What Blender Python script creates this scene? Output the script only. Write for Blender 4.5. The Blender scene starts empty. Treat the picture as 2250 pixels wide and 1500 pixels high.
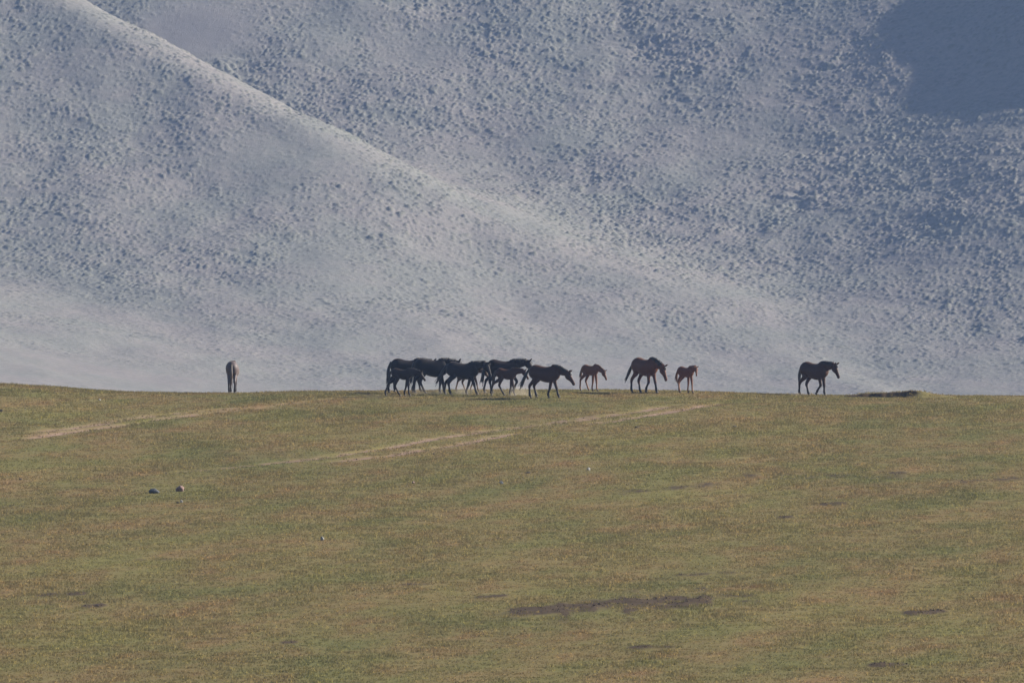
import bpy, bmesh, math, random
import numpy as np
from mathutils import Vector, Matrix

random.seed(7)
R = math.radians
SC = bpy.context.scene
COL = SC.collection

# ------------------------------------------------------------------ camera
W, H = 2250.0, 1500.0          # photograph pixels used for measuring
FPX = 21465.0                  # focal length in those pixels (6 degree telephoto)
CAMZ = 1.7
V0 = 700.0                     # row of the level ray
cam = bpy.data.cameras.new('camera')
cam.sensor_width = 36.0
cam.lens = 36.0 * FPX / W
cam.clip_start = 1.0
cam.clip_end = 6000.0
camo = bpy.data.objects.new('camera', cam)
COL.objects.link(camo)
camo.location = (0, 0, CAMZ)
camo.rotation_euler = (R(90) - math.atan((H / 2 - V0) / FPX), 0, 0)
SC.camera = camo

# ------------------------------------------------------------------ sky and sun
SUN_EL, SUN_BACK = 25.5, 15.0      # sun to the right, a little behind the herd
sx = math.cos(R(SUN_EL)) * math.cos(R(SUN_BACK))
sy = math.cos(R(SUN_EL)) * math.sin(R(SUN_BACK))
sz = math.sin(R(SUN_EL))
world = bpy.data.worlds.new('World')
SC.world = world
world.use_nodes = True
nt = world.node_tree
bg = nt.nodes['Background']
sky = nt.nodes.new('ShaderNodeTexSky')
sky.sky_type = 'NISHITA'
sky.sun_disc = False
sky.sun_elevation = R(SUN_EL)
sky.sun_rotation = math.atan2(sx, sy)
sky.altitude = 2000
sky.dust_density = 1.5
nt.links.new(sky.outputs[0], bg.inputs[0])
bg.inputs[1].default_value = 0.050
sl = bpy.data.lights.new('sun', 'SUN')
sl.energy = 5.0
sl.angle = R(0.53)
sl.color = (1.0, 0.93, 0.82)
slo = bpy.data.objects.new('sun', sl)
COL.objects.link(slo)
slo.rotation_euler = Vector((sx, sy, sz)).to_track_quat('Z', 'Y').to_euler()
slo.location = (200, 200, 200)

vs = SC.view_settings
vs.view_transform = 'Standard'
vs.look = 'None'
vs.exposure = 1.10
vs.gamma = 1.0
SC.cycles.use_denoising = True
SC.cycles.max_bounces = 6
SC.cycles.volume_bounces = 1
SC.cycles.transparent_max_bounces = 8

# ------------------------------------------------------------------ helpers
def link(o, parent=None):
    COL.objects.link(o)
    if parent is not None:
        o.parent = parent
    return o

def tag(o, label=None, cat=None, group=None, kind=None):
    if label: o['label'] = label
    if cat: o['category'] = cat
    if group: o['group'] = group
    if kind: o['kind'] = kind
    return o

def hash2(ix, iy, s):
    n = (ix.astype(np.int64) * 374761393 + iy.astype(np.int64) * 668265263 + s * 1274126177) & 0xffffffff
    n = ((n ^ (n >> 13)) * 1274126177) & 0xffffffff
    n = (n ^ (n >> 16)) & 0xffffffff
    n = (n * 2246822519) & 0xffffffff
    return ((n ^ (n >> 15)) & 0xffffff) / float(0xffffff)

def noise(x, y, s):
    ix = np.floor(x); iy = np.floor(y)
    fx = x - ix; fy = y - iy
    ux = fx * fx * (3 - 2 * fx); uy = fy * fy * (3 - 2 * fy)
    a = hash2(ix, iy, s); b = hash2(ix + 1, iy, s)
    c = hash2(ix, iy + 1, s); d = hash2(ix + 1, iy + 1, s)
    return (a + (b - a) * ux) * (1 - uy) + (c + (d - c) * ux) * uy - 0.5

def fbm(x, y, s, o=4):
    r = 0; a = 1.0
    for i in range(o):
        r = r + a * noise(x * 2 ** i + 17.3 * i, y * 2 ** i - 9.1 * i, s + i)
        a *= 0.5
    return r

def sstep(a, b, x):
    t = np.clip((x - a) / (b - a), 0, 1)
    return t * t * (3 - 2 * t)

def smin(a, b, k):
    h = np.clip(0.5 + 0.5 * (b - a) / k, 0, 1)
    return b + (a - b) * h - k * h * (1 - h)

def smax(a, b, k):
    return -smin(-a, -b, k)

def bumps(x, y, cell, r0, r1, s, occ=0.85):
    """field of rounded tussocks: one per cell, 0..1"""
    gx = np.floor(x / cell); gy = np.floor(y / cell)
    best = np.zeros_like(x)
    for dx in (-1, 0, 1):
        for dy in (-1, 0, 1):
            cx = gx + dx; cy = gy + dy
            px = (cx + hash2(cx, cy, s)) * cell
            py = (cy + hash2(cx, cy, s + 1)) * cell
            rr = r0 + (r1 - r0) * hash2(cx, cy, s + 2) ** 1.5
            on = hash2(cx, cy, s + 3) < occ
            q = 1 - ((x - px) ** 2 + (y - py) ** 2) / (rr * rr)
            hgt = rr / r1 * (0.6 + 0.4 * hash2(cx, cy, s + 4))
            best = np.maximum(best, np.where(on, np.clip(q, 0, 1) ** 0.6 * hgt, 0))
    return best

def grid_mesh(name, xs, ys, Z, attrs, mat):
    nx, ny = len(xs), len(ys)
    X, Y = np.meshgrid(xs, ys)
    co = np.stack([X, Y, Z], -1).reshape(-1, 3).astype(np.float32)
    i = (np.arange(ny - 1)[:, None] * nx + np.arange(nx - 1)[None, :]).reshape(-1)
    q = np.stack([i, i + 1, i + nx + 1, i + nx], 1).astype(np.int32)
    me = bpy.data.meshes.new(name)
    me.vertices.add(len(co)); me.vertices.foreach_set('co', co.ravel())
    me.loops.add(q.size); me.loops.foreach_set('vertex_index', q.ravel())
    me.polygons.add(len(q))
    me.polygons.foreach_set('loop_start', np.arange(0, q.size, 4, dtype=np.int32))
    me.polygons.foreach_set('loop_total', np.full(len(q), 4, np.int32))
    me.update(calc_edges=True)
    me.polygons.foreach_set('use_smooth', np.ones(len(q), bool))
    for k, a in attrs.items():
        at = me.attributes.new(k, 'FLOAT', 'POINT')
        at.data.foreach_set('value', np.asarray(a, np.float32).ravel())
    me.materials.append(mat)
    return link(bpy.data.objects.new(name, me))

def lines(a, b, fine, c0, c1, ratio=1.25, maxstep=40):
    """grid lines: even 'fine' steps in a..b, growing steps out to c0 and c1"""
    mid = list(np.arange(a, b + 1e-6, fine))
    lo = []; s = fine; p = a
    while p > c0:
        s = min(s * ratio, maxstep); p = max(p - s, c0); lo.append(p)
    hi = []; s = fine; p = mid[-1]
    while p < c1:
        s = min(s * ratio, maxstep); p = min(p + s, c1); hi.append(p)
    return np.array(lo[::-1] + mid + hi)

# ------------------------------------------------------------------ material helpers
def new_mat(name):
    m = bpy.data.materials.new(name)
    m.use_nodes = True
    return m, m.node_tree, m.node_tree.nodes['Principled BSDF']

def nd(t, typ, **kw):
    n = t.nodes.new(typ)
    for k, v in kw.items():
        setattr(n, k, v)
    return n

def mixc(t, fac, a, b, mode='MIX'):
    n = nd(t, 'ShaderNodeMix', data_type='RGBA', blend_type=mode)
    for sock, v in ((n.inputs[0], fac), (n.inputs[6], a), (n.inputs[7], b)):
        if hasattr(v, 'links') or hasattr(v, 'is_linked'):
            t.links.new(v, sock)
        elif isinstance(v, (int, float)):
            sock.default_value = v
        else:
            sock.default_value = (*v, 1)
    return n.outputs[2]

def ramp(t, fac, stops):
    n = nd(t, 'ShaderNodeValToRGB')
    e = n.color_ramp.elements
    while len(e) < len(stops):
        e.new(0.5)
    for el, (p, c) in zip(e, stops):
        el.position = p
        el.color = (c, c, c, 1) if isinstance(c, (int, float)) else (*c, 1)
    t.links.new(fac, n.inputs[0])
    return n.outputs[0]

def nz(t, vec, scale, detail=3, rough=0.55):
    n = nd(t, 'ShaderNodeTexNoise')
    n.inputs['Scale'].default_value = scale
    n.inputs['Detail'].default_value = detail
    n.inputs['Roughness'].default_value = rough
    t.links.new(vec, n.inputs['Vector'])
    return n.outputs['Fac']

def mapped(t, scale):
    g = nd(t, 'ShaderNodeNewGeometry')
    mp = nd(t, 'ShaderNodeMapping')
    mp.inputs['Scale'].default_value = scale
    t.links.new(g.outputs['Position'], mp.inputs['Vector'])
    return mp.outputs[0]

def attr(t, name):
    n = nd(t, 'ShaderNodeAttribute', attribute_name=name)
    return n.outputs['Fac']

def steppe_colour(t):
    """olive, straw and rusty patches of the grazed steppe, by world position"""
    g = nd(t, 'ShaderNodeNewGeometry')
    sp = nd(t, 'ShaderNodeSeparateXYZ'); t.links.new(g.outputs['Position'], sp.inputs[0])
    m1 = nd(t, 'ShaderNodeMath', operation='MULTIPLY_ADD')      # patches trail off to the right with distance
    t.links.new(sp.outputs[0], m1.inputs[0]); m1.inputs[1].default_value = -1.1; t.links.new(sp.outputs[1], m1.inputs[2])
    m2 = nd(t, 'ShaderNodeMath', operation='MULTIPLY'); t.links.new(m1.outputs[0], m2.inputs[0]); m2.inputs[1].default_value = 0.42
    cb = nd(t, 'ShaderNodeCombineXYZ'); t.links.new(sp.outputs[0], cb.inputs[0]); t.links.new(m2.outputs[0], cb.inputs[1])
    v = cb.outputs[0]
    a = ramp(t, nz(t, v, 0.30, 4, 0.6), [(0.36, 0.0), (0.64, 1.0)])
    b = ramp(t, nz(t, v, 0.8, 4, 0.6), [(0.40, 0.0), (0.68, 1.0)])
    c = ramp(t, nz(t, v, 0.10, 3, 0.5), [(0.38, 0.0), (0.64, 1.0)])
    green = mixc(t, c, (0.134, 0.128, 0.047), (0.168, 0.150, 0.054))
    tan = mixc(t, b, (0.190, 0.147, 0.064), (0.200, 0.128, 0.060))
    col = mixc(t, a, green, tan)
    return col

# ------------------------------------------------------------------ steppe ground
DC = 412.0
_d = np.arange(0, 1800, 0.5)
_s = np.interp(_d, [0, 150, 235, 255, 300], [-0.044, -0.044, 0.030, 0.0442, 0.0442])
_s = np.where(_d > 300, 0.0442 - 0.094 / (1 + np.exp(-(_d - DC) / 3.0)), _s)
_z = np.concatenate([[0], np.cumsum((_s[1:] + _s[:-1]) / 2 * 0.5)])
_z = _z - np.interp(260, _d, _z) - 9.69
_z = np.where(_d > 500, np.maximum(_z, -15.0), _z)
# make the silhouette of the crest fall on photograph row 866
_z = _z - np.max(np.where((_d > 380) & (_d < 450), _z / np.maximum(_d, 1), -9) + 166 / FPX) * 415 * sstep(262, 400, _d)
CREST_U = np.array([-400, 0, 120, 250, 400, 510, 760, 1000, 1250, 1500, 1700, 1800, 2250, 2700])
CREST_O = np.array([-40, -23, -16, -6, -2, -2, -6, -9, -10, -8, -1, 2, 3, 5.0])
CX = (CREST_U - 1125) / FPX * DC
CZ = -CREST_O / FPX * DC

TRACKS = []      # (points Nx2, half width, depth, strength)
SOIL_AND_SHADOW = []        # soil, dark grass streaks and one painted shadow (x, y, rx, ry, angle, strength)

def ground_base(x, y):
    x = np.asarray(x, float); y = np.asarray(y, float)
    z = np.interp(y, _d, _z)
    z = np.where(y < 0, -0.0 + _z[0], z)
    z = z + np.interp(x, CX, CZ) * sstep(330, 402, y) * (1 - 0.6 * sstep(430, 600, y))
    z = z + 0.16 * fbm(x / 12, y / 22, 3, 3) * sstep(425, 395, y)
    return z

def px_ground(u, v):
    """point of the steppe seen at photograph pixel (u, v); the crest if it looks over it"""
    d = np.arange(245, DC + 4, 0.05)
    x = (u - 1125) / FPX * d
    row = V0 - ground_base(x, d) / d * FPX
    ok = np.where(row <= v)[0]
    i = ok[0] if len(ok) else int(np.argmin(row))
    return float(x[i]), float(d[i])

def px_line(pts):
    return np.array([px_ground(u, v) for u, v in pts])

def densify(P, n=160):
    s = np.concatenate([[0], np.cumsum(np.hypot(*np.diff(P, axis=0).T))])
    t = np.linspace(0, s[-1], n)
    return np.stack([np.interp(t, s, P[:, 0]), np.interp(t, s, P[:, 1])], 1)

# wheel ruts of the main track and of the churned track on the left
for pts, hw, dep, st in [
    ([(270, 1046), (420, 1034), (560, 1022), (700, 1006), (850, 984), (960, 962), (1090, 944), (1240, 927), (1400, 903), (1540, 884)], 0.24, 0.10, 0.95),
    ([(560, 1030), (700, 1018), (860, 1000), (1000, 977), (1100, 957), (1210, 940)], 0.22, 0.09, 1.0),
    ([(1210, 940), (1300, 930), (1420, 913), (1520, 896), (1625, 881)], 0.22, 0.09, 1.0),
    ([(1090, 944), (1230, 925), (1330, 908), (1400, 900)], 0.3, 0.05, 0.55),
    ([(-40, 970), (60, 962), (150, 948), (260, 935), (340, 921), (420, 911), (520, 901), (620, 892), (720, 884)], 0.27, 0.14, 1.0),
    ([(20, 955), (150, 940), (260, 924), (350, 911), (450, 902), (560, 893), (700, 880), (790, 870)], 0.25, 0.13, 0.9),
    ([(-40, 1062), (90, 1055), (150, 1054), (300, 1050)], 0.15, 0.05, 0.45),
]:
    TRACKS.append((densify(px_line(pts)), hw, dep, st))

def soil(u0, v0, u1, v1, ry, st):  # dark patch: bare soil, and the one horse shadow painted the same way
    a = px_ground(u0, v0); b = px_ground(u1, v1)
    SOIL_AND_SHADOW.append(((a[0] + b[0]) / 2, (a[1] + b[1]) / 2, a, b, ry, st))

for a in [(1130, 1346, 1300, 1336, 1.5, 0.8), (1240, 1336, 1400, 1326, 2.6, 1.0), (1380, 1327, 1550, 1317, 3.0, 1.1),
          (1540, 1313, 1650, 1310, 0.9, 0.45), (1040, 1350, 1160, 1346, 0.6, 0.4), (1640, 1321, 1660, 1321, 0.5, 0.7),
          (95, 1308, 180, 1304, 0.5, 0.8), (190, 1333, 220, 1330, 0.5, 0.75), (1995, 1348, 2070, 1344, 0.5, 0.9),
          (1390, 1424, 1468, 1420, 0.35, 0.9), (1925, 1462, 1985, 1460, 0.35, 0.9), (1055, 1312, 1105, 1309, 0.35, 0.75),
          (1812, 1108, 1852, 1107, 0.5, 0.8), (1965, 1040, 1985, 1039, 0.6, 0.8), (1370, 1082, 1560, 1066, 0.9, 0.5),
          (1520, 1070, 1600, 1063, 0.9, 0.45), (1640, 1046, 1860, 1046, 1.3, 0.45), (1860, 1049, 2020, 1048, 1.0, 0.35),  # long faint streaks are darker grass over undulations, put in as colour
          (2090, 1060, 2260, 1050, 1.2, 0.5), (60, 1193, 480, 1172, 0.8, 0.25), (1720, 1138, 1738, 1138, 0.6, 0.7),
          (890, 1285, 940, 1283, 0.3, 0.6), (1490, 1264, 1620, 1258, 0.35, 0.45), (630, 1411, 640, 1411, 0.3, 0.7),
          (786, 862, 835, 874, 0.8, 0.5), (255, 1232, 370, 1228, 0.4, 0.4), (470, 1402, 505, 1404, 0.3, 0.5)]:  # first entry paints the cast shadow left of the cluster into the ground
    soil(*a)
MX, MY = px_ground(1955, 868)
MY = min(MY, DC - 3.0)

def masks(x, y):
    dirt = np.zeros_like(x); sol = np.zeros_like(x); cut = np.zeros_like(x)
    rag = 0.8 + 0.9 * fbm(x / 0.6, y / 2.2, 41, 3)
    rg2 = np.clip(1.0 + 1.5 * fbm(x / 0.45, y / 1.3, 47, 3), 0.35, 1.3)
    for P, hw, dep, st in TRACKS:
        # distance across the rut; sample the polyline by y (it runs away from the camera)
        o = np.argsort(P[:, 1])
        px = np.interp(y, P[o, 1], P[o, 0], left=1e4, right=1e4)
        end = sstep(P[:, 1].min(), P[:, 1].min() + 5, y) * (1 - sstep(P[:, 1].max() - 5, P[:, 1].max(), y))
        g = np.exp(-((x - px) / hw) ** 2) * st * end
        dirt = np.maximum(dirt, g * np.clip(rag + 0.25, 0, 1.1))
        dirt = np.maximum(dirt, 0.44 * st * end * np.exp(-((x - px) / (hw * 3.2)) ** 2) * np.clip(rag * 1.3, 0, 1.1))
        cut = np.maximum(cut, g * dep)
    for cx, cy, a, b, ry, st in SOIL_AND_SHADOW:
        ex = b[0] - a[0]; ey = b[1] - a[1]
        L = max(math.hypot(ex, ey * 0.3), 1e-3)
        t = ((x - a[0]) * ex + (y - a[1]) * ey * 0.09) / (L * L)
        tc = np.clip(t, 0, 1)
        dx = x - (a[0] + ex * tc); dy = (y - (a[1] + ey * tc))
        q = (dx / 0.22) ** 2 + (dy / (ry * 1.9)) ** 2
        sol = np.maximum(sol, np.exp(-q) * st * rg2)
    return dirt, sol, cut

def mound(x, y):
    """low turf-topped bank on the crest; its left part has a cut face towards the camera"""
    ax = x - MX + 0.06 * np.sin(x * 5.1)
    top = np.interp(ax, [-2.0, -1.75, -1.3, -0.6, 0.2, 0.75, 1.15, 1.6, 2.1, 2.7], [0, 0.07, 0.125, 0.15, 0.20, 0.265, 0.25, 0.15, 0.05, 0.0])
    top = top * (1 + 0.25 * fbm(x / 0.3, y / 0.5, 151, 2))
    cut = sstep(1.15, 0.55, ax)
    f = y - MY + 0.12 * fbm(x / 0.5, x * 0 + 3.3, 153, 3)
    steep = sstep(-0.10, 0.10, f); soft = sstep(-1.6, 0.3, f)
    fr = steep * cut + soft * (1 - cut)
    return top * fr * sstep(2.6, 0.5, f)

def ground_rel(x, y):
    x = np.asarray(x, float); y = np.asarray(y, float)
    dirt, sol, cut = masks(x, y)
    z = ground_base(x, y) + mound(x, y)
    z = z - cut + sol * 0.11 * (0.2 + np.abs(fbm(x / 0.35, y / 0.8, 55, 2)))
    return z

xs = lines(-27.0, 27.0, 0.14, -900, 900, 1.3)
ys = lines(246, 432, 0.34, -250, 1640, 1.2)
GX, GY = np.meshgrid(xs, ys)
GD, GS, GC = masks(GX, GY)
GZ = ground_base(GX, GY) - GC + GS * 0.11 * (0.2 + np.abs(fbm(GX / 0.35, GY / 0.8, 55, 2)))
fine = sstep(600, 430, GY) * sstep(60, 40, np.abs(GX))
GZ = GZ + fine * (0.022 * fbm(GX / 1.3, GY / 1.7, 21, 3) + 0.010 * noise(GX / 0.4, GY / 0.8, 25))
GZ = np.where(GY < 0, GZ - 0.02 * GY * 0, GZ)
gm, t, bs = new_mat('steppe_ground')
col = steppe_colour(t)
fv = mapped(t, (1.0, 1.0, 1.0))
grain = ramp(t, nz(t, fv, 9.0, 3, 0.6), [(0.3, 0.72), (0.7, 1.15)])
col = mixc(t, 1.0, col, grain, 'MULTIPLY')
dirtc = mixc(t, nz(t, fv, 2.5, 3), (0.105, 0.070, 0.050), (0.28, 0.195, 0.150))
soilc = mixc(t, nz(t, fv, 5.0, 3), (0.040, 0.028, 0.018), (0.100, 0.072, 0.045))
col = mixc(t, ramp(t, attr(t, 'dirt'), [(0.25, 0.0), (0.6, 1.0)]), col, dirtc)
col = mixc(t, ramp(t, attr(t, 'soil'), [(0.2, 0.0), (0.6, 1.0)]), col, soilc)  # this mask also carries the horse shadow painted left of the cluster
t.links.new(col, bs.inputs['Base Color'])
bs.inputs['Roughness'].default_value = 1.0
bs.inputs['Specular IOR Level'].default_value = 0.05
ground = grid_mesh('ground', xs, ys, GZ + CAMZ, {'dirt': GD, 'soil': GS}, gm)
tag(ground, 'olive and straw coloured grazed steppe rising to a low crest', 'ground', kind='structure')

mxs = np.arange(MX - 2.6, MX + 3.2, 0.05); mys = np.arange(MY - 2.0, MY + 3.0, 0.04)
QX, QY = np.meshgrid(mxs, mys)
QM = mound(QX, QY)
QZ = ground_base(QX, QY) + QM + 0.012 + 0.03 * fbm(QX / 0.16, QY / 0.2, 161, 2) * sstep(0.02, 0.1, QM) - 0.08 * (QM < 0.004)
earth = grid_mesh('earth_mound', mxs, mys, QZ + CAMZ, {'dirt': QM * 0, 'soil': sstep(1.2, 0.7, QX - MX) * sstep(0.45, 0.25, np.abs(QY - MY)) }, gm)
tag(earth, 'low earth bank with dark cut face and grassy top on the crest', 'mound')

# ------------------------------------------------------------------ hillside behind
def profile(y):
    tt = y - 1600
    z = np.where(tt < 0, -14 + 0.012 * tt, -14 + 0.05 * tt + 0.0009 * tt * tt)
    z = np.where(tt > 250, -14 + 0.05 * 250 + 0.0009 * 62500 + 0.5 * (tt - 250), z)
    return z

def hill_base(x, y):
    wob = 7 * fbm(x / 60, y / 70, 61, 3)
    back = profile(y + wob)
    xr = np.clip(x - 5, 0, None)
    back = back + np.where(xr < 75, 0.0016 * xr ** 2, 9.0 + 0.24 * (xr - 75))* sstep(1640, 1760, y)
    x0 = 93 + 20 * ((y - 1831) / 30) ** 2 + 12 * fbm(x / 22, y / 22, 77, 3)
    sp = 8.0 * np.logaddexp(0, np.clip((x - x0) / 8.0, -30, 30))
    back = back + 8 * np.tanh(0.5 * sp / 8)
    # shallow draw down the middle of the far slope
    gx = np.interp(y, [1650, 1745, 1770, 1790, 1830, 1870], [30, 22, 14, 13, 19, 22])
    back = back - 0.13 * np.exp(-((x - gx) / 1.3) ** 2) * sstep(1700, 1750, y)
    front = profile(y + 58 - 46 * sstep(-45, 45, x) + 5 * fbm(x / 45 + 3, y / 60, 67, 3))
    side = 18.6 - 0.58 * x - 0.08 * (y - 1735) + 2.2 * fbm(x / 25, y / 40, 71, 3)
    spur = smin(front, side, 7.0)
    z = smax(back, spur, 1.5 + 15 * sstep(-42, 8, x) * sstep(1630, 1720, y))
    fan = -1.5 - 0.16 * (x + 82) + 0.10 * (y - 1600) + 0.8 * fbm(x / 30, y / 30, 73, 2)
    fan = np.minimum(fan, 6 + 0.1 * (y - 1600))
    z = smax(z, fan, 3.0)
    cap = 110.0
    z = np.where(z > cap, cap + 60 * np.tanh((z - cap) / 60), z)
    z = z + 0.9 * fbm(x / 18, y / 22, 81, 3)
    return z

def hpx(u, v):
    d = np.arange(1560, 2050, 0.5)
    x = (u - 1125) / FPX * d
    row = V0 - hill_base(x, d) / d * FPX
    ok = np.where(row <= v)[0]
    i = ok[0] if len(ok) else -1
    return float(x[i]), float(d[i])

hx = lines(-111, 111, 0.205, -900, 900, 1.25)
hy = np.concatenate([np.arange(1490, 1566, 2.0), lines(1567, 1880, 0.33, 1567, 2350, 1.2)])
HX, HY = np.meshgrid(hx, hy)
HZ = hill_base(HX, HY)
inner = sstep(125, 112, np.abs(HX)) * sstep(1910, 1885, HY) * sstep(1566, 1580, HY)
# how strongly the ground is tussocked: bare on the fans, strong on the upper slope
dens = sstep(-13, 16, HZ) * 0.5 + 0.5
dens = dens * np.clip(1.0 + 1.1 * fbm(HX / 16, HY / 20, 91, 3), 0.35, 1.5)
spurmask = sstep(-2, 4, (18.6 - 0.58 * HX - 0.08 * (HY - 1735)) - profile(HY + 60))
dens = dens * (1 - 0.15 * spurmask)
fanz = np.minimum(-1.5 - 0.16 * (HX + 82) + 0.10 * (HY - 1600), 6 + 0.1 * (HY - 1600))
onfan = sstep(2.5, 0.5, HZ - fanz) * sstep(30, -10, HX)
dens = dens * (1 - 0.2 * onfan)
sx0, sy0 = hpx(430, 70)
bare = np.exp(-(((HX - sx0) / 11) ** 2 + ((HY - sy0) / 12) ** 2) ** 2)
dens = dens * (1 - 0.85 * bare)
T1 = bumps(HX, HY, 0.85, 0.20, 0.46, 101, 0.62)
T2 = bumps(HX + 31, HY - 7, 1.8, 0.32, 0.80, 111, 0.35)
HZ = HZ + inner * dens * (0.29 * T1 + 0.30 * T2 + 0.13 * fbm(HX / 2.0, HY / 1.8, 95, 3) + 0.35 * fbm(HX / 7.0, HY / 5.0, 97, 2))
for u, v, rx, ry, amp in [(1770, 440, 8, 8, 1.3), (1480, 212, 6, 4, 1.0), (1790, 160, 6, 4, 0.9), (1440, 125, 5, 4, 0.8), (500, 140, 5, 4, 1.0), (1120, 690, 5, 6, 0.4)]:
    cx, cy = hpx(u, v)
    g = np.exp(-(((HX - cx) / rx) ** 2 + ((HY - cy) / ry) ** 2))
    HZ = HZ - inner * g * amp * np.clip(fbm(HX / 4.5, HY / 3.0, 121, 3) + 0.15, -0.2, 0.6)
tuss = inner * np.clip(dens, 0, 1) * np.maximum(T1, T2) * 0.8
HZ[0, :] -= 6

hm, t, bs = new_mat('hill_turf')
v = mapped(t, (1, 1, 1))
a = ramp(t, nz(t, v, 0.05, 4, 0.6), [(0.38, 0.0), (0.62, 1.0)])
b = ramp(t, nz(t, v, 0.9, 4, 0.65), [(0.30, 0.0), (0.70, 1.0)])
c1 = mixc(t, a, (0.240, 0.216, 0.198), (0.212, 0.206, 0.182))
col = mixc(t, b, mixc(t, 1.0, c1, (0.72, 0.74, 0.74), 'MULTIPLY'), c1)
col = mixc(t, ramp(t, attr(t, 'tuss'), [(0.05, 0.0), (0.5, 0.75)]), col, (0.125, 0.128, 0.10))
col = mixc(t, attr(t, 'scree'), col, (0.20, 0.185, 0.175))
t.links.new(col, bs.inputs['Base Color'])
bs.inputs['Roughness'].default_value = 1.0
bs.inputs['Specular IOR Level'].default_value = 0.03
bp = nd(t, 'ShaderNodeBump'); bp.inputs['Distance'].default_value = 0.12; bp.inputs['Strength'].default_value = 0.7
t.links.new(nz(t, v, 4.0, 3, 0.6), bp.inputs['Height'])
t.links.new(bp.outputs[0], bs.inputs['Normal'])
hill = grid_mesh('hillside', hx, hy, HZ + CAMZ, {'tuss': tuss, 'scree': bare}, hm)
tag(hill, 'pale hazy hillside of dry tussocks with a spur coming down from the left', 'hill', kind='structure')

# ------------------------------------------------------------------ grass
def blade_patch(name, size, n, seed, hmin, hmax, wid, mat):
    rnd = random.Random(seed)
    verts, faces, rv = [], [], []
    for i in range(n):
        if i % 6 == 0:          # blades grow in small tufts that share a tint
            tx0 = (rnd.random() - 0.5) * size; ty0 = (rnd.random() - 0.5) * size
            r = rnd.random(); th = 0.6 + 0.8 * rnd.random()
        x = tx0 + rnd.gauss(0, 0.016); y = ty0 + rnd.gauss(0, 0.016)
        h = th * hmin + th * (hmax - hmin) * rnd.random() ** 2
        a = rnd.random() * 6.283
        lean = h * (0.2 + 0.7 * rnd.random())
        la = rnd.random() * 6.283
        wx, wy = math.cos(a) * wid / 2, math.sin(a) * wid / 2
        mx, my = x + math.cos(la) * lean * 0.4, y + math.sin(la) * lean * 0.4
        tx, ty = x + math.cos(la) * lean, y + math.sin(la) * lean
        k = len(verts)
        verts += [(x - wx, y - wy, -0.01), (x + wx, y + wy, -0.01), (mx + wx * 0.8, my + wy * 0.8, h * 0.6), (mx - wx * 0.8, my - wy * 0.8, h * 0.6), (tx, ty, h)]
        faces += [(k, k + 1, k + 2, k + 3), (k + 3, k + 2, k + 4)]
        rv += [r] * 5
    me = bpy.data.meshes.new(name)
    me.from_pydata(verts, [], faces)
    at = me.attributes.new('rnd', 'FLOAT', 'POINT')
    at.data.foreach_set('value', np.array(rv, np.float32))
    me.materials.append(mat)
    return me

grm, t, bs = new_mat('grass_blades')
col = steppe_colour(t)
rr = attr(t, 'rnd')
col = mixc(t, 1.0, col, ramp(t, rr, [(0.0, (0.62, 0.66, 0.7)), (0.55, (1.02, 1.02, 1.0)), (0.93, (1.42, 1.36, 1.25)), (0.965, (2.7, 2.5, 2.1))]), 'MULTIPLY')  # brightest stop puts the glints of a few tufts into their colour
t.links.new(col, bs.inputs['Base Color'])
bs.inputs['Roughness'].default_value = 0.75
bs.inputs['Specular IOR Level'].default_value = 0.25
tr = nd(t, 'ShaderNodeBsdfTranslucent')
t.links.new(col, tr.inputs[0])
mx_ = nd(t, 'ShaderNodeMixShader'); mx_.inputs[0].default_value = 0.4
t.links.new(bs.outputs[0], mx_.inputs[1]); t.links.new(tr.outputs[0], mx_.inputs[2])
t.links.new(mx_.outputs[0], t.nodes['Material Output'].inputs[0])

srccol = bpy.data.collections.new('grass_source')
for k in range(5):
    me = blade_patch('grass_patch', 0.62, 102, 300 + k, 0.015, 0.055 if k < 4 else 0.10, 0.009, grm)
    srccol.objects.link(bpy.data.objects.new('grass_patch', me))

rng = np.random.default_rng(5)
cell = 0.40
py = np.arange(248, DC + 10, cell)
PX, PY = [], []
for yy in py:
    hw = 0.0524 * yy * 1.10 + 0.6
    n = int(2 * hw / cell)
    xx = -hw + (np.arange(n) + rng.random(n)) * (2 * hw / n)
    PX.append(xx); PY.append(yy + (rng.random(n) - 0.5) * cell)
PX = np.concatenate(PX); PY = np.concatenate(PY)
D_, S_, _c = masks(PX, PY)
msk = sstep(1.1, 0.7, PX - MX) * sstep(-2.0, -1.6, PX - MX) * sstep(0.35, 0.25, np.abs(PY - MY + 0.1))
keep = rng.random(len(PX)) > np.clip(np.maximum(np.maximum(D_ * 2.0, S_ * 1.25), msk * 1.0) - 0.25, 0, 0.98)
keep &= rng.random(len(PX)) > 0.15
PX, PY = PX[keep], PY[keep]
PZ = ground_rel(PX, PY) + CAMZ
gmesh = bpy.data.meshes.new('grass')
gmesh.vertices.add(len(PX))
gmesh.vertices.foreach_set('co', np.stack([PX, PY, PZ], 1).astype(np.float32).ravel())
at = gmesh.attributes.new('rz', 'FLOAT', 'POINT'); at.data.foreach_set('value', (rng.random(len(PX)) * 6.283).astype(np.float32))
lush = np.clip(1.0 + 0.8 * fbm(PX / 3.0, (PY - 1.1 * PX) / 7.0, 131, 3) + 0.5 * (rng.random(len(PX)) - 0.5), 0.5, 1.7)
at = gmesh.attributes.new('sc', 'FLOAT', 'POINT'); at.data.foreach_set('value', lush.astype(np.float32))
at = gmesh.attributes.new('pick', 'INT', 'POINT'); at.data.foreach_set('value', np.where(rng.random(len(PX)) < 0.12, 4, rng.integers(0, 4, len(PX))).astype(np.int32))
grass = link(bpy.data.objects.new('grass', gmesh))
tag(grass, 'short dry grass covering the steppe', 'grass', kind='stuff')
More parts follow.
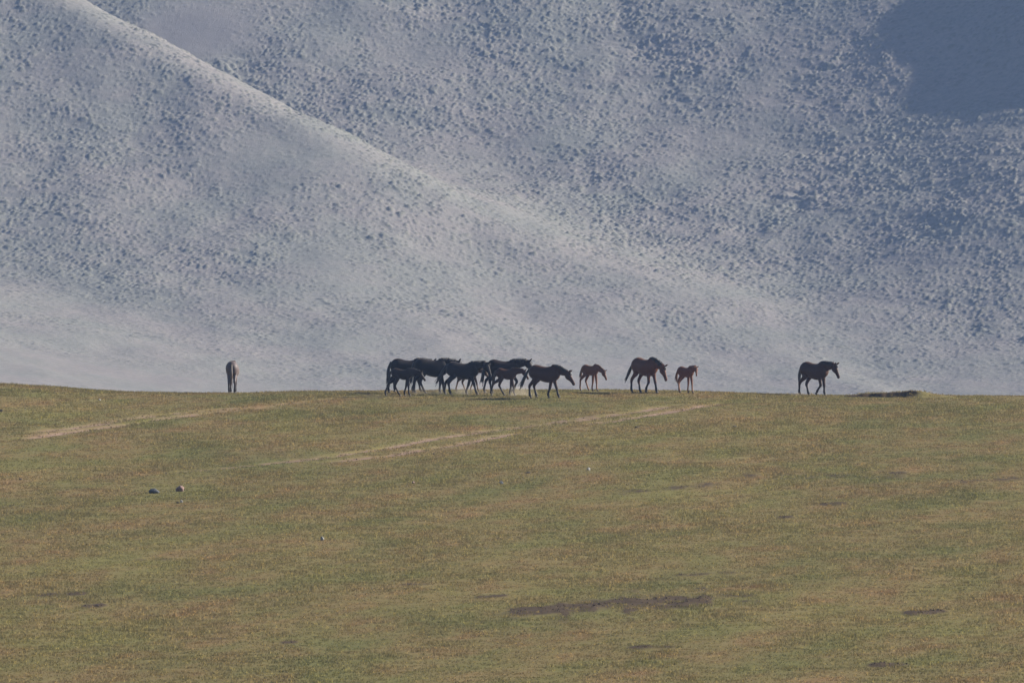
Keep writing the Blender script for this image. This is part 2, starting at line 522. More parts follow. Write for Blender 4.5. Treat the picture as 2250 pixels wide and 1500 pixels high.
ng = bpy.data.node_groups.new('grass_scatter', 'GeometryNodeTree')
ng.interface.new_socket('Geometry', in_out='INPUT', socket_type='NodeSocketGeometry')
ng.interface.new_socket('Geometry', in_out='OUTPUT', socket_type='NodeSocketGeometry')
gi = ng.nodes.new('NodeGroupInput'); go = ng.nodes.new('NodeGroupOutput')
ci = ng.nodes.new('GeometryNodeCollectionInfo'); ci.inputs['Collection'].default_value = srccol
ci.inputs['Separate Children'].default_value = True
ip = ng.nodes.new('GeometryNodeInstanceOnPoints'); ip.inputs['Pick Instance'].default_value = True
def named(n, ty):
    a = ng.nodes.new('GeometryNodeInputNamedAttribute'); a.data_type = ty
    a.inputs[0].default_value = n
    return a.outputs[0]
cx_ = ng.nodes.new('ShaderNodeCombineXYZ'); ng.links.new(named('rz', 'FLOAT'), cx_.inputs[2])
cs_ = ng.nodes.new('ShaderNodeCombineXYZ'); sc_ = named('sc', 'FLOAT')
cs_.inputs[0].default_value = 1; cs_.inputs[1].default_value = 1; ng.links.new(sc_, cs_.inputs[2])
ng.links.new(gi.outputs[0], ip.inputs['Points']); ng.links.new(ci.outputs[0], ip.inputs['Instance'])
ng.links.new(named('pick', 'INT'), ip.inputs['Instance Index'])
ng.links.new(cx_.outputs[0], ip.inputs['Rotation']); ng.links.new(cs_.outputs[0], ip.inputs['Scale'])
ng.links.new(ip.outputs[0], go.inputs[0])
md = grass.modifiers.new('scatter', 'NODES'); md.node_group = ng

# ------------------------------------------------------------------ loose clods on bare soil and in the ruts
clm, t, bs = new_mat('soil_clods')
oi = nd(t, 'ShaderNodeNewGeometry')
cc = mixc(t, nz(t, mapped(t, (1, 1, 1)), 3.0, 3), (0.040, 0.030, 0.021), (0.12, 0.088, 0.060))
t.links.new(cc, bs.inputs['Base Color']); bs.inputs['Roughness'].default_value = 1.0
bs.inputs['Specular IOR Level'].default_value = 0.05
clodcol = bpy.data.collections.new('clod_source')
for k in range(3):
    bm = bmesh.new(); bmesh.ops.create_icosphere(bm, subdivisions=1, radius=1.0)
    rc = random.Random(900 + k)
    for vv in bm.verts: vv.co *= rc.uniform(0.6, 1.15)
    me = bpy.data.meshes.new('clod'); bm.to_mesh(me); bm.free(); me.materials.append(clm)
    clodcol.objects.link(bpy.data.objects.new('clod', me))
qx, qy = [], []
for yy in np.arange(248, DC + 6, 0.16):
    hw = 0.0524 * yy * 1.1 + 0.6
    n = int(2 * hw / 0.13)
    qx.append(rng.uniform(-hw, hw, n)); qy.append(yy + rng.random(n) * 0.16)
qx = np.concatenate(qx); qy = np.concatenate(qy)
d_, s_, _c = masks(qx, qy)
kp = rng.random(len(qx)) < np.clip(np.maximum((s_ - 0.38) * 0.9, (d_ - 0.25) * np.where((qx < -6) & (qy > 345), 0.7, 0.3)), 0, 0.5)
qx, qy = qx[kp], qy[kp]
cmesh = bpy.data.meshes.new('soil_clods')
cmesh.vertices.add(len(qx))
cmesh.vertices.foreach_set('co', np.stack([qx, qy, ground_rel(qx, qy) + CAMZ], 1).astype(np.float32).ravel())
for nm_, ty_, vals in (('rz', 'FLOAT', rng.random(len(qx)) * 6.28), ('sc', 'FLOAT', 0.008 + 0.034 * rng.random(len(qx)) ** 2), ('pick', 'INT', rng.integers(0, 3, len(qx)))):
    at = cmesh.attributes.new(nm_, ty_, 'POINT'); at.data.foreach_set('value', vals.astype(np.int32 if ty_ == 'INT' else np.float32))
clods = link(bpy.data.objects.new('soil_clods', cmesh))
tag(clods, 'loose dark clods on the bare soil and in the wheel ruts', 'soil', kind='stuff')
ng2 = ng.copy(); ng2.name = 'clod_scatter'
for n_ in ng2.nodes:
    if n_.bl_idname == 'GeometryNodeCollectionInfo': n_.inputs['Collection'].default_value = clodcol
    if n_.bl_idname == 'ShaderNodeCombineXYZ' and n_.inputs[0].default_value == 1:
        so = n_.inputs[2].links[0].from_socket
        ng2.links.new(so, n_.inputs[0]); ng2.links.new(so, n_.inputs[1])
md = clods.modifiers.new('scatter', 'NODES'); md.node_group = ng2

# ------------------------------------------------------------------ horses
def catmull(P, n):
    P = [np.array(p, float) for p in P]
    Q = [2 * P[0] - P[1]] + P + [2 * P[-1] - P[-2]]
    out = []
    for i in range(1, len(Q) - 2):
        for k in range(n):
            s = k / n
            a, b, c, d = Q[i - 1], Q[i], Q[i + 1], Q[i + 2]
            out.append(0.5 * ((2 * b) + (c - a) * s + (2 * a - 5 * b + 4 * c - d) * s * s + (3 * b - a - 3 * c + d) * s ** 3))
    out.append(P[-1])
    return out

def loft(bm, secs, seg=14):
    """secs: (centre, in-plane axis, half size on it, side axis, half size on it); closed tube of ellipses"""
    rings = []
    for c, ax, ra, sd, rb in secs:
        rings.append([bm.verts.new(c + ax * (ra * math.cos(2 * math.pi * k / seg)) + sd * (rb * math.sin(2 * math.pi * k / seg))) for k in range(seg)])
    for a, b in zip(rings, rings[1:]):
        for k in range(seg):
            bm.faces.new((a[k], a[(k + 1) % seg], b[(k + 1) % seg], b[k]))
    bm.faces.new(rings[0][::-1]); bm.faces.new(rings[-1])

def tube(bm, pts, n=4, seg=12):
    """pts: (x, y, z, radius in plane, radius across); smooth tube through them"""
    C = catmull(pts, n)
    secs = []
    for i, p in enumerate(C):
        a = C[max(i - 1, 0)][:3]; b = C[min(i + 1, len(C) - 1)][:3]
        tdir = Vector(b - a).normalized()
        side = Vector((0, 1, 0)); side = (side - tdir * side.dot(tdir)).normalized()
        up = tdir.cross(side)
        secs.append((Vector(p[:3]), up, max(p[3], 0.004), side, max(p[4], 0.004)))
    loft(bm, secs, seg)

def rot(vx, vz, a):
    c, s = math.cos(a), math.sin(a)
    return vx * c - vz * s, vx * s + vz * c

def leg_chain(joints, angs, ground_fit, kref):
    """joints: rest points from the hip or shoulder down; angs: rotation of each segment (deg, + = forward)"""
    P = [joints[0]]
    for (a, b, ang) in zip(joints, joints[1:], angs):
        dx, dz = rot(b[0] - a[0], b[1] - a[1], R(ang))
        P.append((P[-1][0] + dx, P[-1][1] + dz))
    top = P[0][1]
    k = top / (top - P[-1][1]) if ground_fit else kref
    return [(x, top - (top - z) * k) for x, z in P]

def coat(name, body, points, legs_dark=True, pale=None):
    m, t, bs = new_mat(name)
    tc = nd(t, 'ShaderNodeTexCoord')
    sp = nd(t, 'ShaderNodeSeparateXYZ'); t.links.new(tc.outputs['Object'], sp.inputs[0])
    n = nz(t, tc.outputs['Object'], 5.0, 3)
    c = mixc(t, n, [v * 0.8 for v in body], [v * 1.2 for v in body])
    if legs_dark:
        f = ramp(t, sp.outputs[2], [(0.30, 1.0), (0.62, 0.0)])
        c = mixc(t, f, c, points)
    elif pale:
        f = ramp(t, sp.outputs[2], [(0.08, 1.0), (0.55, 0.0)])
        c = mixc(t, f, c, pale)
    t.links.new(c, bs.inputs['Base Color'])
    bs.inputs['Roughness'].default_value = 0.55
    bs.inputs['Specular IOR Level'].default_value = 0.18
    bs.inputs['Sheen Weight'].default_value = 0.14
    bs.inputs['Sheen Roughness'].default_value = 0.3
    bs.inputs['Sheen Tint'].default_value = (1.0, 0.8, 0.65, 1)
    return m

def hair_mat(name, c):
    m, t, bs = new_mat(name)
    tc = nd(t, 'ShaderNodeTexCoord')
    t.links.new(mixc(t, nz(t, tc.outputs['Object'], 30, 2), [v * 0.7 for v in c], [v * 1.3 for v in c]), bs.inputs['Base Color'])
    bs.inputs['Roughness'].default_value = 0.5
    return m

BLACK = (0.010, 0.008, 0.008)
COATS = {
    'black': coat('coat_black', (0.013, 0.010, 0.010), BLACK),
    'seal': coat('coat_seal_brown', (0.018, 0.011, 0.009), BLACK),
    'bay': coat('coat_bay', (0.052, 0.022, 0.012), BLACK),
    'red': coat('coat_red_bay', (0.105, 0.038, 0.019), BLACK),
    'chestnut': coat('coat_chestnut', (0.145, 0.057, 0.028), BLACK, False, (0.28, 0.16, 0.10)),
    'dun': coat('coat_dun', (0.085, 0.050, 0.030), BLACK, False, (0.16, 0.10, 0.07)),
    'roan': coat('coat_roan', (0.115, 0.09, 0.088), (0.025, 0.02, 0.02)),
}
HAIRS = {'black': hair_mat('hair_black', (0.013, 0.011, 0.011)), 'brown': hair_mat('hair_brown', (0.05, 0.026, 0.016)),
         'red': hair_mat('hair_red', (0.17, 0.075, 0.035)), 'grey': hair_mat('hair_grey', (0.09, 0.08, 0.075))}
hoofm, t, bs = new_mat('hoof_horn')
t.links.new(mixc(t, nz(t, nd(t, 'ShaderNodeTexCoord').outputs['Object'], 20), (0.05, 0.04, 0.035), (0.12, 0.10, 0.085)), bs.inputs['Base Color'])
bs.inputs['Roughness'].default_value = 0.5
eyem, t, bs = new_mat('eye_dark')
bs.inputs['Base Color'].default_value = (0.01, 0.008, 0.006, 1); bs.inputs['Roughness'].default_value = 0.15

XL = 0.83      # body length factor: a steppe horse is about as long as it is tall

def make_horse(name, height, foal, legs, neck, head, turn, mat, hair, tail_sway, tail_len=1.0):
    """legs: four (swing, flex) for left hind, right hind, left fore, right fore. Returns the Empty."""
    B, L, TH = (0.70, 0.95, 0.92) if foal else (1.0, 1.0, 1.08)
    z0 = 0.80
    def bx(x): return x * B * XL * (0.93 if foal else 1.0)
    def bz(z): return z0 * L + (z - z0) * B
    bm = bmesh.new()
    Yv, Zv = Vector((0, 1, 0)), Vector((0, 0, 1))
    TORSO = [(-0.835, 1.20, 1.06, 0.05), (-0.80, 1.275, 0.98, 0.14), (-0.74, 1.345, 0.90, 0.205), (-0.62, 1.425, 0.83, 0.265), (-0.46, 1.462, 0.80, 0.29),
             (-0.30, 1.445, 0.785, 0.285), (-0.12, 1.40, 0.735, 0.29), (0.06, 1.375, 0.69, 0.305), (0.22, 1.372, 0.672, 0.30),
             (0.38, 1.395, 0.675, 0.275), (0.52, 1.435, 0.70, 0.245), (0.64, 1.43, 0.735, 0.225), (0.75, 1.36, 0.79, 0.20), (0.84, 1.25, 0.87, 0.15), (0.885, 1.14, 0.96, 0.07)]
    if foal:
        TORSO = [(x, tp, bo + 0.05, w * 0.84) for x, tp, bo, w in TORSO]
    T = catmull([np.array(s) for s in TORSO], 2)
    loft(bm, [(Vector((bx(s[0]), 0, (bz(s[1]) + bz(s[2])) / 2)), Zv, (bz(s[1]) - bz(s[2])) / 2, Yv, s[3] * B) for s in T], 20)
    # neck
    hb = B * (1.06 if foal else 1.07)
    nl = 0.60 * B * (1.12 if foal else 1.0)
    na = R(neck)
    base = np.array([bx(0.60), 0, bz(1.20)])
    tn = R(turn)
    dirn = np.array([math.cos(na) * math.cos(tn * 0.5), math.cos(na) * math.sin(tn * 0.5), math.sin(na)])
    d0 = np.array([math.cos(na * 0.6 + R(12)), 0, math.sin(na * 0.6 + R(12))])
    p1 = base + d0 * nl * 0.36
    p2 = base + d0 * nl * 0.25 + dirn * nl * 0.45
    poll = base + d0 * nl * 0.22 + dirn * nl * 0.80
    nsecs = [(base - d0 * 0.10 * B, 0.285, 0.170), (base + d0 * 0.08 * B, 0.255, 0.152), (p1, 0.208, 0.122), (p2, 0.166, 0.100), (poll, 0.130, 0.084)]
    tube(bm, [(*c, ra * B, rb * B) for c, ra, rb in nsecs], 4, 16)
    # head
    hp = R(head)
    hd = np.array([math.cos(hp) * math.cos(tn), math.cos(hp) * math.sin(tn), math.sin(hp)])
    hside = Vector((-math.sin(tn), math.cos(tn), 0))
    hup = Vector(hd).cross(hside) * -1
    if hup.z < 0: hup = -hup
    hl = 0.57 * hb
    HEAD = [(-0.10, 0.02, 0.075, 0.055), (0.0, -0.005, 0.112, 0.085), (0.18, -0.035, 0.142, 0.098), (0.34, -0.035, 0.132, 0.094), (0.52, -0.012, 0.098, 0.070),
            (0.70, 0.0, 0.078, 0.056), (0.86, 0.0, 0.072, 0.056), (0.96, -0.006, 0.064, 0.052), (1.02, -0.012, 0.036, 0.034)]
    secs = []
    for s in catmull([np.array(h) for h in HEAD], 3):
        c = Vector(poll + hd * s[0] * hl) + hup * (s[1] * hb)
        secs.append((c, hup, s[2] * hb, hside, s[3] * hb))
    loft(bm, secs, 16)
    # ears
    fwd = Vector(hd)
    for sg in (-1, 1):
        e0 = Vector(poll + hd * 0.02 * hl) + hup * (0.085 * hb) + hside * (sg * 0.052 * hb)
        ed = (hup * 0.9 - fwd * 0.18 + hside * (sg * (1.1 if abs(turn) > 20 else 0.34))).normalized()
        ln = 0.165 * hb * (1.15 if foal else 1.0)
        loft(bm, [(e0 + ed * (q * ln), fwd, w * hb, hside, w * 0.8 * hb) for q, w in ((-0.2, 0.034), (0.15, 0.040), (0.45, 0.040), (0.75, 0.028), (1.0, 0.010))], 8)
    # legs
    HIND = [(-0.55, 1.12), (-0.42, 0.86), (-0.685, 0.52), (-0.655, 0.155), (-0.60, 0.075), (-0.585, 0.0)]
    FORE = [(0.52, 1.02), (0.505, 0.80), (0.53, 0.445), (0.52, 0.155), (0.565, 0.075), (0.58, 0.0)]
    hooves = []
    for i, (sw, fl) in enumerate(legs):
        hind = i < 2
        side = 1 if i % 2 == 0 else -1
        src = HIND if hind else FORE
        J = []
        for k, (x, z) in enumerate(src):
            J.append((bx(src[0][0]) + (x - src[0][0]) * (0.86 if foal else 0.93), bz(z) if z > z0 else z * L))
        if hind:
            angs = [sw * 0.55 + 16 * fl, sw * 0.9 - 14 * fl, sw * 1.1 - 16 * fl, sw * 0.5 - 75 * fl, sw * 0.2 - 95 * fl]
        else:
            angs = [sw * 0.35 + 6 * fl, sw * 0.95 + 34 * fl, sw * 1.05 - 62 * fl, sw * 0.4 - 105 * fl, sw * 0.2 - 120 * fl]
        P = leg_chain(J, angs, fl < 0.05, 1.0)
        if fl >= 0.05:          # a lifted hoof: keep it just clear of the ground
            lo = P[-1][1]
            if lo < 0.03:
                tp = P[0][1]; k = (tp - 0.03) / (tp - lo)
                P = [(x, tp - (tp - z) * k) for x, z in P]
        yo = side * (0.150 if hind else 0.125) * B
        yb = side * (0.115 if hind else 0.105) * B
        if hind:
            rad = [(0.20, 0.12), (0.150, 0.095), (0.068, 0.050), (0.053, 0.047), (0.047, 0.044), (0.055, 0.050)]
        else:
            rad = [(0.17, 0.09), (0.112, 0.075), (0.062, 0.054), (0.051, 0.047), (0.046, 0.044), (0.055, 0.050)]
        pts = []
        for k, ((x, z), (ra, rb)) in enumerate(zip(P, rad)):
            y = yo * (0.75 if k == 0 else 1) + (yb - yo) * k / 5
            s = (B if k < 2 else TH * (0.9 if foal else 1.0))
            pts.append((x, y, z, ra * s, rb * s))
            if k == 1:      # forearm or gaskin belly
                x2, z2 = P[2]; f = 0.5
                pts.append((x + (x2 - x) * f, y, z + (z2 - z) * f, (0.082 if hind else 0.070) * TH, (0.062 if hind else 0.058) * TH))
            if k == 2:
                x2, z2 = P[3]; f = 0.45
                pts.append((x + (x2 - x) * f, y, z + (z2 - z) * f, 0.044 * TH, 0.038 * TH))
        tube(bm, pts[:-1], 4, 12)
        hooves.append((Vector((P[4][0], pts[-2][1], P[4][1])), Vector((P[5][0], pts[-1][1], P[5][1]))))
    me = bpy.data.meshes.new('body')
    bmesh.ops.recalc_face_normals(bm, faces=bm.faces)
    bm.to_mesh(me); bm.free()
    tmp = link(bpy.data.objects.new('tmp', me))
    r = tmp.modifiers.new('r', 'REMESH'); r.mode = 'VOXEL'; r.voxel_size = 0.021 if not foal else 0.018
    s = tmp.modifiers.new('s', 'SMOOTH'); s.factor = 0.5; s.iterations = 4
    dg = bpy.context.evaluated_depsgraph_get()
    body_me = bpy.data.meshes.new_from_object(tmp.evaluated_get(dg))
    bpy.data.objects.remove(tmp); bpy.data.meshes.remove(me)
    body_me.name = 'body'
    for p in body_me.polygons: p.use_smooth = True
    body_me.materials.clear(); body_me.materials.append(mat)
    root = link(bpy.data.objects.new(name, None))
    root.empty_display_size = 0.3
    link(bpy.data.objects.new('body', body_me), root)

    def part(nm, bmx, m):
        bmesh.ops.recalc_face_normals(bmx, faces=bmx.faces)
        mm = bpy.data.meshes.new(nm); bmx.to_mesh(mm); bmx.free()
        for p in mm.polygons: p.use_smooth = True
        mm.materials.append(m)
        return link(bpy.data.objects.new(nm, mm), root)

    # hooves
    for a, b in hooves:
        bmx = bmesh.new()
        dn = (b - a)
        if dn.length < 1e-4: dn = Vector((0, 0, -0.07))
        dn.normalize()
        yv = Vector((0, 1, 0)); ax = yv.cross(dn).normalized()
        ln = (b - a).length
        loft(bmx, [(a + dn * (ln * q), ax, w * TH, yv, w * 0.92 * TH) for q, w in ((0.05, 0.040), (0.25, 0.047), (0.98, 0.062))], 10)
        part('hoof', bmx, hoofm)
    # tail: dock plus strands
    rnd = random.Random(sum(map(ord, name)) + int(height * 1000))
    bmx = bmesh.new()
    dk = Vector((bx(-0.80), 0, bz(1.30)))
    tl = 0.98 * tail_len * (0.62 if foal else 1.0)
    def tailpts(off, wob, ln, r0):
        pts = []
        for q in (0, 0.12, 0.3, 0.5, 0.72, 0.9, 1.0):
            back = 0.10 * math.sin(min(q * 3.2, 1.57)) + tail_sway * q ** 1.3
            w = r0 * (0.45 + 1.3 * q - 0.2 * q * q) if q < 0.6 else r0 * (1.2 - 2.4 * (q - 0.6))
            pts.append((dk.x - back * (0.7 if foal else 1) + off[0] * q + wob * math.sin(q * 5), dk.y + off[1] * q, dk.z + 0.015 - ln * q + abs(tail_sway) * 0.3 * q * q, max(w, 0.006), max(w * 0.75, 0.006)))
        return pts
    tube(bmx, tailpts((0, 0), 0.0, tl * 0.92, 0.072 * (0.7 if foal else 1)), 3, 10)
    for k in range(9):
        tube(bmx, tailpts((rnd.uniform(-0.09, 0.07), rnd.uniform(-0.06, 0.06)), rnd.uniform(-0.015, 0.015), tl * rnd.uniform(0.85, 1.12), 0.020), 3, 5)
    part('tail', bmx, hair)
    # mane: upright crest and locks hanging on the near side, forelock between the ears
    bmx = bmesh.new()
    nC = catmull([np.array([*c, ra * B]) for c, ra, rb in nsecs], 6)
    n0 = len(nC)
    for i in range(4, n0 - 1):
        c = nC[i]; tdir = Vector(nC[min(i + 1, n0 - 1)][:3] - nC[i - 1][:3]).normalized()
        sd = Vector((0, 1, 0)); sd = (sd - tdir * sd.dot(tdir)).normalized()
        up = tdir.cross(sd)
        if up.z < 0: up = -up
        top = Vector(c[:3]) + up * (c[3] * 0.97)
        for j in range(2):
            hang = (0.06 if foal else rnd.uniform(0.13, 0.24)) * B
            sgn = -1 if rnd.random() < 0.75 else 1
            tp = top + tdir * rnd.uniform(-0.02, 0.02)
            rise = 0.045 * B if foal else 0.03
            pts = []
            for q in (0, 0.35, 0.7, 1.0):
                pp = tp + up * (rise * math.sin(q * 2.2) - hang * 0.9 * q * q) + sd * (sgn * (0.02 + 0.085 * B * min(1, q * 1.4))) * (0.35 if foal else 1) - tdir * (0.03 * q)
                rr_ = 0.026 * B * (1.1 - 0.9 * q)
                pts.append((*pp, max(rr_, 0.005), max(rr_ * 0.7, 0.005)))
            tube(bmx, pts, 2, 5)
    part('mane', bmx, hair)
    bmx = bmesh.new()
    for j in range(3):
        tp = Vector(poll) + hup * (0.10 * hb)
        pts = [(*(tp + fwd * (q * 0.17 * hb) + hup * (0.035 * math.sin(q * 3) * hb) + hside * ((j - 1) * 0.02)), 0.016 * hb * (1.1 - 0.8 * q), 0.018 * hb * (1.1 - 0.8 * q)) for q in (0, 0.4, 0.8, 1.0)]
        tube(bmx, pts, 2, 5)
    part('forelock', bmx, hair)
    for sg in (-1, 1):
        bmx = bmesh.new()
        bmesh.ops.create_uvsphere(bmx, u_segments=8, v_segments=6, radius=0.020 * hb, matrix=Matrix.Translation(Vector(poll + hd * 0.26 * hl) + hup * (0.035 * hb) + hside * (sg * 0.088 * hb)))
        part('eye', bmx, eyem)
    ref = bz(1.435)
    root.scale = (height / ref,) * 3
    return root

def place(root, u, v, heading, label, cat, group='horses and foals walking along the crest'):
    x, y = px_ground(u, v)
    root.location = (x, y, float(ground_rel(np.array([x]), np.array([y]))[0]) + CAMZ - 0.005)
    root.rotation_euler = (0, 0, R(heading))
    tag(root, label, cat, group)
    return root

def hgt(u, v, px):
    """metres of px photograph pixels at the ground point of (u, v)"""
    return px * px_ground(u, v)[1] / FPX

HERD = [
 # name, u, v, px height, foal, legs(LH,RH,LF,RF), neck, head, turn, coat, hair, tail, heading, label
 ('horse', 511, 863, 70, 0, [(4, 0), (-5, 0), (6, 0), (-6, 0)], -25, -62, 0, 'roan', 'brown', 0.02, 88, 'lone horse seen from behind, walking away on the left of the crest', 'horse'),
 ('horse', 893, 862, 74, 0, [(6, 0.3), (-16, 0), (-14, 0), (12, 0)], 6, -50, 0, 'black', 'black', 0.03, 4, 'black horse behind the leftmost foal, hindmost adult of the cluster', 'horse'),
 ('foal', 882, 870, 61, 1, [(-26, 0), (20, 0), (-14, 0), (4, 0)], -6, -55, 0, 'seal', 'black', 0.10, -3, 'dark brown foal at the left end of the cluster', 'foal'),
 ('horse', 946, 864, 76, 0, [(-8, 0), (18, 0), (-4, 0), (9, 0)], 4, -45, 0, 'black', 'black', 0.05, 3, 'black horse with raised ears showing above the backs at the cluster centre left', 'horse'),
 ('foal', 1030, 860, 54, 1, [(-18, 0), (14, 0), (-16, 0), (14, 0)], -10, -60, 0, 'dun', 'brown', 0.02, 3, 'foal hidden behind the big black horse, only its pale legs showing', 'foal'),
 ('horse', 1014, 867, 72, 0, [(-14, 0), (3, 0), (-19, 0), (17, 0)], 14, -72, 6, 'black', 'black', 0.34, -2, 'big black horse striding in front at the middle of the cluster, tail swung back', 'horse'),
 ('horse', 1104, 863, 73, 0, [(-17, 0), (5, 0), (-6, 0), (10, 0.5)], 12, -56, 0, 'seal', 'black', 0.14, 0, 'dark brown horse with pricked ears behind the brown foal at the cluster right', 'horse'),
 ('foal', 1111, 869, 60, 1, [(-22, 0), (20, 0), (-10, 0), (8, 0)], 4, -60, 0, 'bay', 'brown', 0.03, -4, 'brown foal walking just behind the tail of the bay leader of the cluster', 'foal'),
 ('horse', 1195, 874, 72, 0, [(10, 0.15), (-4, 0), (15, 0), (-16, 0)], -14, -58, 0, 'bay', 'black', 0.34, -20, 'bay horse leading the cluster with lowered head and swinging tail', 'horse'),
 ('foal', 1296, 859, 58, 1, [(16, 0), (-8, 0), (5, 0), (-8, 0)], -22, -64, 0, 'chestnut', 'red', 0.0, -38, 'chestnut foal alone between the cluster and the red bay horse, head low', 'foal'),
 ('horse', 1416, 863, 77, 0, [(8, 0), (-8, 0), (14, 0), (-14, 0.25)], -16, -68, 6, 'red', 'black', 0.42, -50, 'red bay horse walking towards the viewer with bright rump and hanging head', 'horse'),
 ('foal', 1506, 863, 58, 1, [(-6, 0), (10, 0.2), (6, 0), (-6, 0)], 14, -66, -42, 'chestnut', 'red', 0.04, -42, 'chestnut foal facing the viewer with ears held out sideways', 'foal'),
 ('horse', 1788, 869, 74, 0, [(10, 0), (-9, 0), (4, 0), (-10, 0.42)], 8, -64, 0, 'bay', 'black', 0.02, -40, 'bay horse walking alone at the far right near the earth mound', 'horse'),
]
for nm, u, v, px, fo, legs, ne, he, tu, co, ha, ta, hdg, lab, cat in HERD:
    h = make_horse(nm, hgt(u, v, px), bool(fo), legs, ne, he, tu, COATS[co], HAIRS[ha], ta)
    place(h, u, v, hdg, lab, cat)

# ------------------------------------------------------------------ stones and clods
def stone(name, u, v, wpx, hpx_, mat, label, cat, seed, flat=0.0):
    x, y = px_ground(u, v)
    m = y / FPX
    rx, rz = wpx * m / 2, hpx_ * m
    bm = bmesh.new()
    bmesh.ops.create_icosphere(bm, subdivisions=3, radius=1.0)
    rnd = random.Random(seed)
    offs = [(Vector((rnd.uniform(-1, 1), rnd.uniform(-1, 1), rnd.uniform(-0.4, 1))).normalized(), rnd.uniform(0.62, 0.9)) for _ in range(9)]
    for vv in bm.verts:
        p = vv.co.copy()
        for d, lim in offs:                     # chip flat facets
            q = p.dot(d)
            if q > lim: p -= d * (q - lim) * 0.85
        nn = noise(np.array([p.x * 2.3 + seed]), np.array([p.y * 2.3 + p.z * 1.7]), seed)[0]
        p *= 1 + 0.10 * nn
        vv.co = Vector((p.x * rx * 1.05, p.y * rx * 0.8, p.z * rz * 0.62 + rz * 0.38))
    me = bpy.data.meshes.new(name); bm.to_mesh(me); bm.free()
    for p in me.polygons: p.use_smooth = True
    me.materials.append(mat)
    o = link(bpy.data.objects.new(name, me))
    o.location = (x, y, float(ground_rel(np.array([x]), np.array([y]))[0]) + CAMZ)
    o.rotation_euler = (0, 0, rnd.uniform(0, 6.28) if flat == 0 else 0)
    tag(o, label, cat, 'stones and clods lying on the steppe')
    return o

def rockmat(name, a, b):
    m, t, bs = new_mat(name)
    tc = nd(t, 'ShaderNodeTexCoord')
    t.links.new(mixc(t, nz(t, tc.outputs['Object'], 14, 4), a, b), bs.inputs['Base Color'])
    bs.inputs['Roughness'].default_value = 0.85
    bp = nd(t, 'ShaderNodeBump'); bp.inputs['Distance'].default_value = 0.02
    t.links.new(nz(t, tc.outputs['Object'], 25, 4), bp.inputs['Height']); t.links.new(bp.outputs[0], bs.inputs['Normal'])
    return m
slate = rockmat('stone_slate', (0.035, 0.04, 0.046), (0.09, 0.10, 0.11))
pink = rockmat('stone_pink', (0.15, 0.085, 0.07), (0.26, 0.17, 0.14))
grey = rockmat('stone_grey', (0.12, 0.115, 0.105), (0.34, 0.33, 0.31))
dung = rockmat('dung_dark', (0.018, 0.014, 0.011), (0.05, 0.038, 0.028))
stone('stone', 338, 1083, 25, 11, slate, 'dark slate stone with flat top, left of the pink stone', 'stone', 3, 1)
stone('stone', 396, 1079, 22, 13, pink, 'rounded pinkish stone lying right of the dark slate stone', 'stone', 8)
stone('stone', 399, 1104, 8, 7, grey, 'small pale topped stone in front of the slate and pink pair', 'stone', 12)
stone('dung_clod', 391, 1105, 11, 3, dung, 'flat dark clod touching the small pale topped stone', 'clod', 13)
stone('stone', 708, 1186, 10, 9, grey, 'small grey stone alone in the grass left of centre', 'stone', 17)
stone('stone', 908, 1062, 9, 5, pink, 'small reddish stone below the main wheel track', 'stone', 21)
stone('stone', 1101, 1063, 12, 7, slate, 'small dark stone below the middle of the main track', 'stone', 22)
stone('stone', 1293, 1033, 9, 7, grey, 'small white lit stone right of centre below the track', 'stone', 23)
stone('stone', 219, 880, 7, 4, grey, 'small pale stone under the crest at the upper left of the grass', 'stone', 24)
stone('dung_clod', 1160, 1040, 16, 4, dung, 'flat dark clod beside the small white lit stone', 'clod', 31)
stone('dung_clod', 1399, 940, 13, 4, dung, 'dark clod right of the wheel ruts, under the red bay horse', 'clod', 32)
stone('dung_clod', 1614, 938, 12, 4, dung, 'dark clod in the grass below the right end of the track', 'clod', 33)
stone('dung_clod', 45, 1054, 9, 4, dung, 'dark clod near the left edge above the slate stone', 'clod', 34)
stone('dung_clod', 2, 904, 9, 5, dung, 'dark clod at the left edge below the crest', 'clod', 35)
stone('dung_clod', 953, 998, 6, 4, dung, 'tiny dark clod beside the lower wheel rut', 'clod', 36)
stone('dung_clod', 214, 1333, 8, 4, dung, 'dark clod in the near grass at the lower left', 'clod', 37)

# ------------------------------------------------------------------ haze
hz, t, bs = new_mat('haze_air')
t.nodes.remove(bs)
pv = nd(t, 'ShaderNodeVolumePrincipled')
pv.inputs['Color'].default_value = (0.37, 0.55, 1.0, 1)
pv.inputs['Density'].default_value = 0.000100
pv.inputs['Anisotropy'].default_value = 0.0
t.links.new(pv.outputs[0], t.nodes['Material Output'].inputs['Volume'])
zmin = float(min(GZ.min(), HZ.min())) + CAMZ - 1.0
zmax = float(max(HZ.max(), GZ.max())) + CAMZ + 3.0
bm = bmesh.new()
bmesh.ops.create_cube(bm, size=1.0)
me = bpy.data.meshes.new('haze'); bm.to_mesh(me); bm.free()
me.materials.append(hz)
haze = link(bpy.data.objects.new('haze', me))
haze.scale = (1810, 2610, zmax - zmin)
haze.location = (0, (-255 + 2355) / 2, (zmin + zmax) / 2)
tag(haze, 'thin blue morning haze filling the valley air', 'haze', kind='stuff')

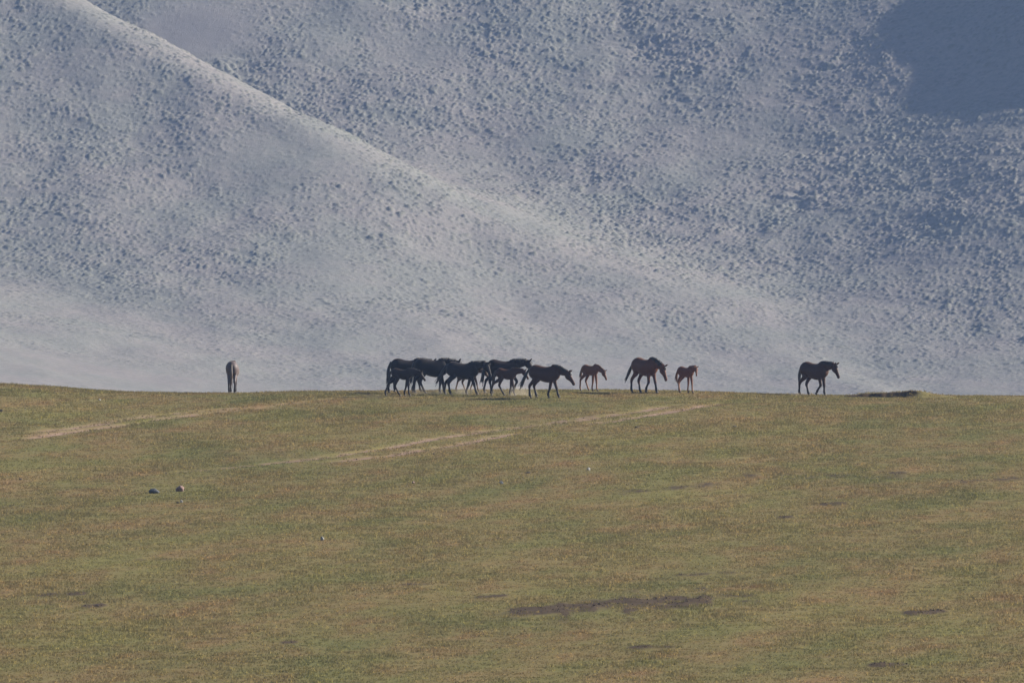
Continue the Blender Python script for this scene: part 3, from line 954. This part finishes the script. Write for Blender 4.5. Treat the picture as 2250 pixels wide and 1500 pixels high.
# ------------------------------------------------------------------ dust kicked up by the hooves
def dust(u, v, lx, ly, lz, dens, label, seed):
    m, t, bs = new_mat('dust_cloud')
    t.nodes.remove(bs)
    tc = nd(t, 'ShaderNodeTexCoord')
    mp = nd(t, 'ShaderNodeMapping'); mp.inputs['Scale'].default_value = (lx / 2, ly / 2, lz / 2); mp.inputs['Location'].default_value = (seed, 0, 0)
    t.links.new(tc.outputs['Object'], mp.inputs['Vector'])
    n = ramp(t, nz(t, mp.outputs[0], 1.6, 4, 0.6), [(0.42, 0.0), (0.75, 1.0)])
    ln = nd(t, 'ShaderNodeVectorMath', operation='LENGTH'); t.links.new(tc.outputs['Object'], ln.inputs[0])
    fall = ramp(t, ln.outputs['Value'], [(0.15, 1.0), (0.95, 0.0)])
    mu = nd(t, 'ShaderNodeMath', operation='MULTIPLY'); t.links.new(n, mu.inputs[0]); t.links.new(fall, mu.inputs[1])
    mu2 = nd(t, 'ShaderNodeMath', operation='MULTIPLY'); t.links.new(mu.outputs[0], mu2.inputs[0]); mu2.inputs[1].default_value = dens
    pv = nd(t, 'ShaderNodeVolumePrincipled'); pv.inputs['Color'].default_value = (0.90, 0.80, 0.66, 1)
    pv.inputs['Anisotropy'].default_value = 0.2
    t.links.new(mu2.outputs[0], pv.inputs['Density'])
    t.links.new(pv.outputs[0], t.nodes['Material Output'].inputs['Volume'])
    bm = bmesh.new(); bmesh.ops.create_icosphere(bm, subdivisions=3, radius=1.0)
    me = bpy.data.meshes.new('dust'); bm.to_mesh(me); bm.free(); me.materials.append(m)
    o = link(bpy.data.objects.new('dust', me))
    x, y = px_ground(u, v)
    o.location = (x, y, float(ground_base(np.array([x]), np.array([y]))[0]) + CAMZ + lz * 0.12)
    o.scale = (lx / 2, ly / 2, lz / 2)
    tag(o, label, 'dust', kind='stuff')
dust(1145, 869, 2.0, 2.4, 0.75, 0.9, 'pale dust kicked up between the brown foal and the bay leader', 2.0)
dust(1000, 866, 5.2, 3.0, 0.70, 0.5, 'thin dust round the hooves of the cluster', 5.0)
dust(1755, 869, 0.9, 1.2, 0.30, 1.2, 'small dust puff behind the far right horse', 9.0)
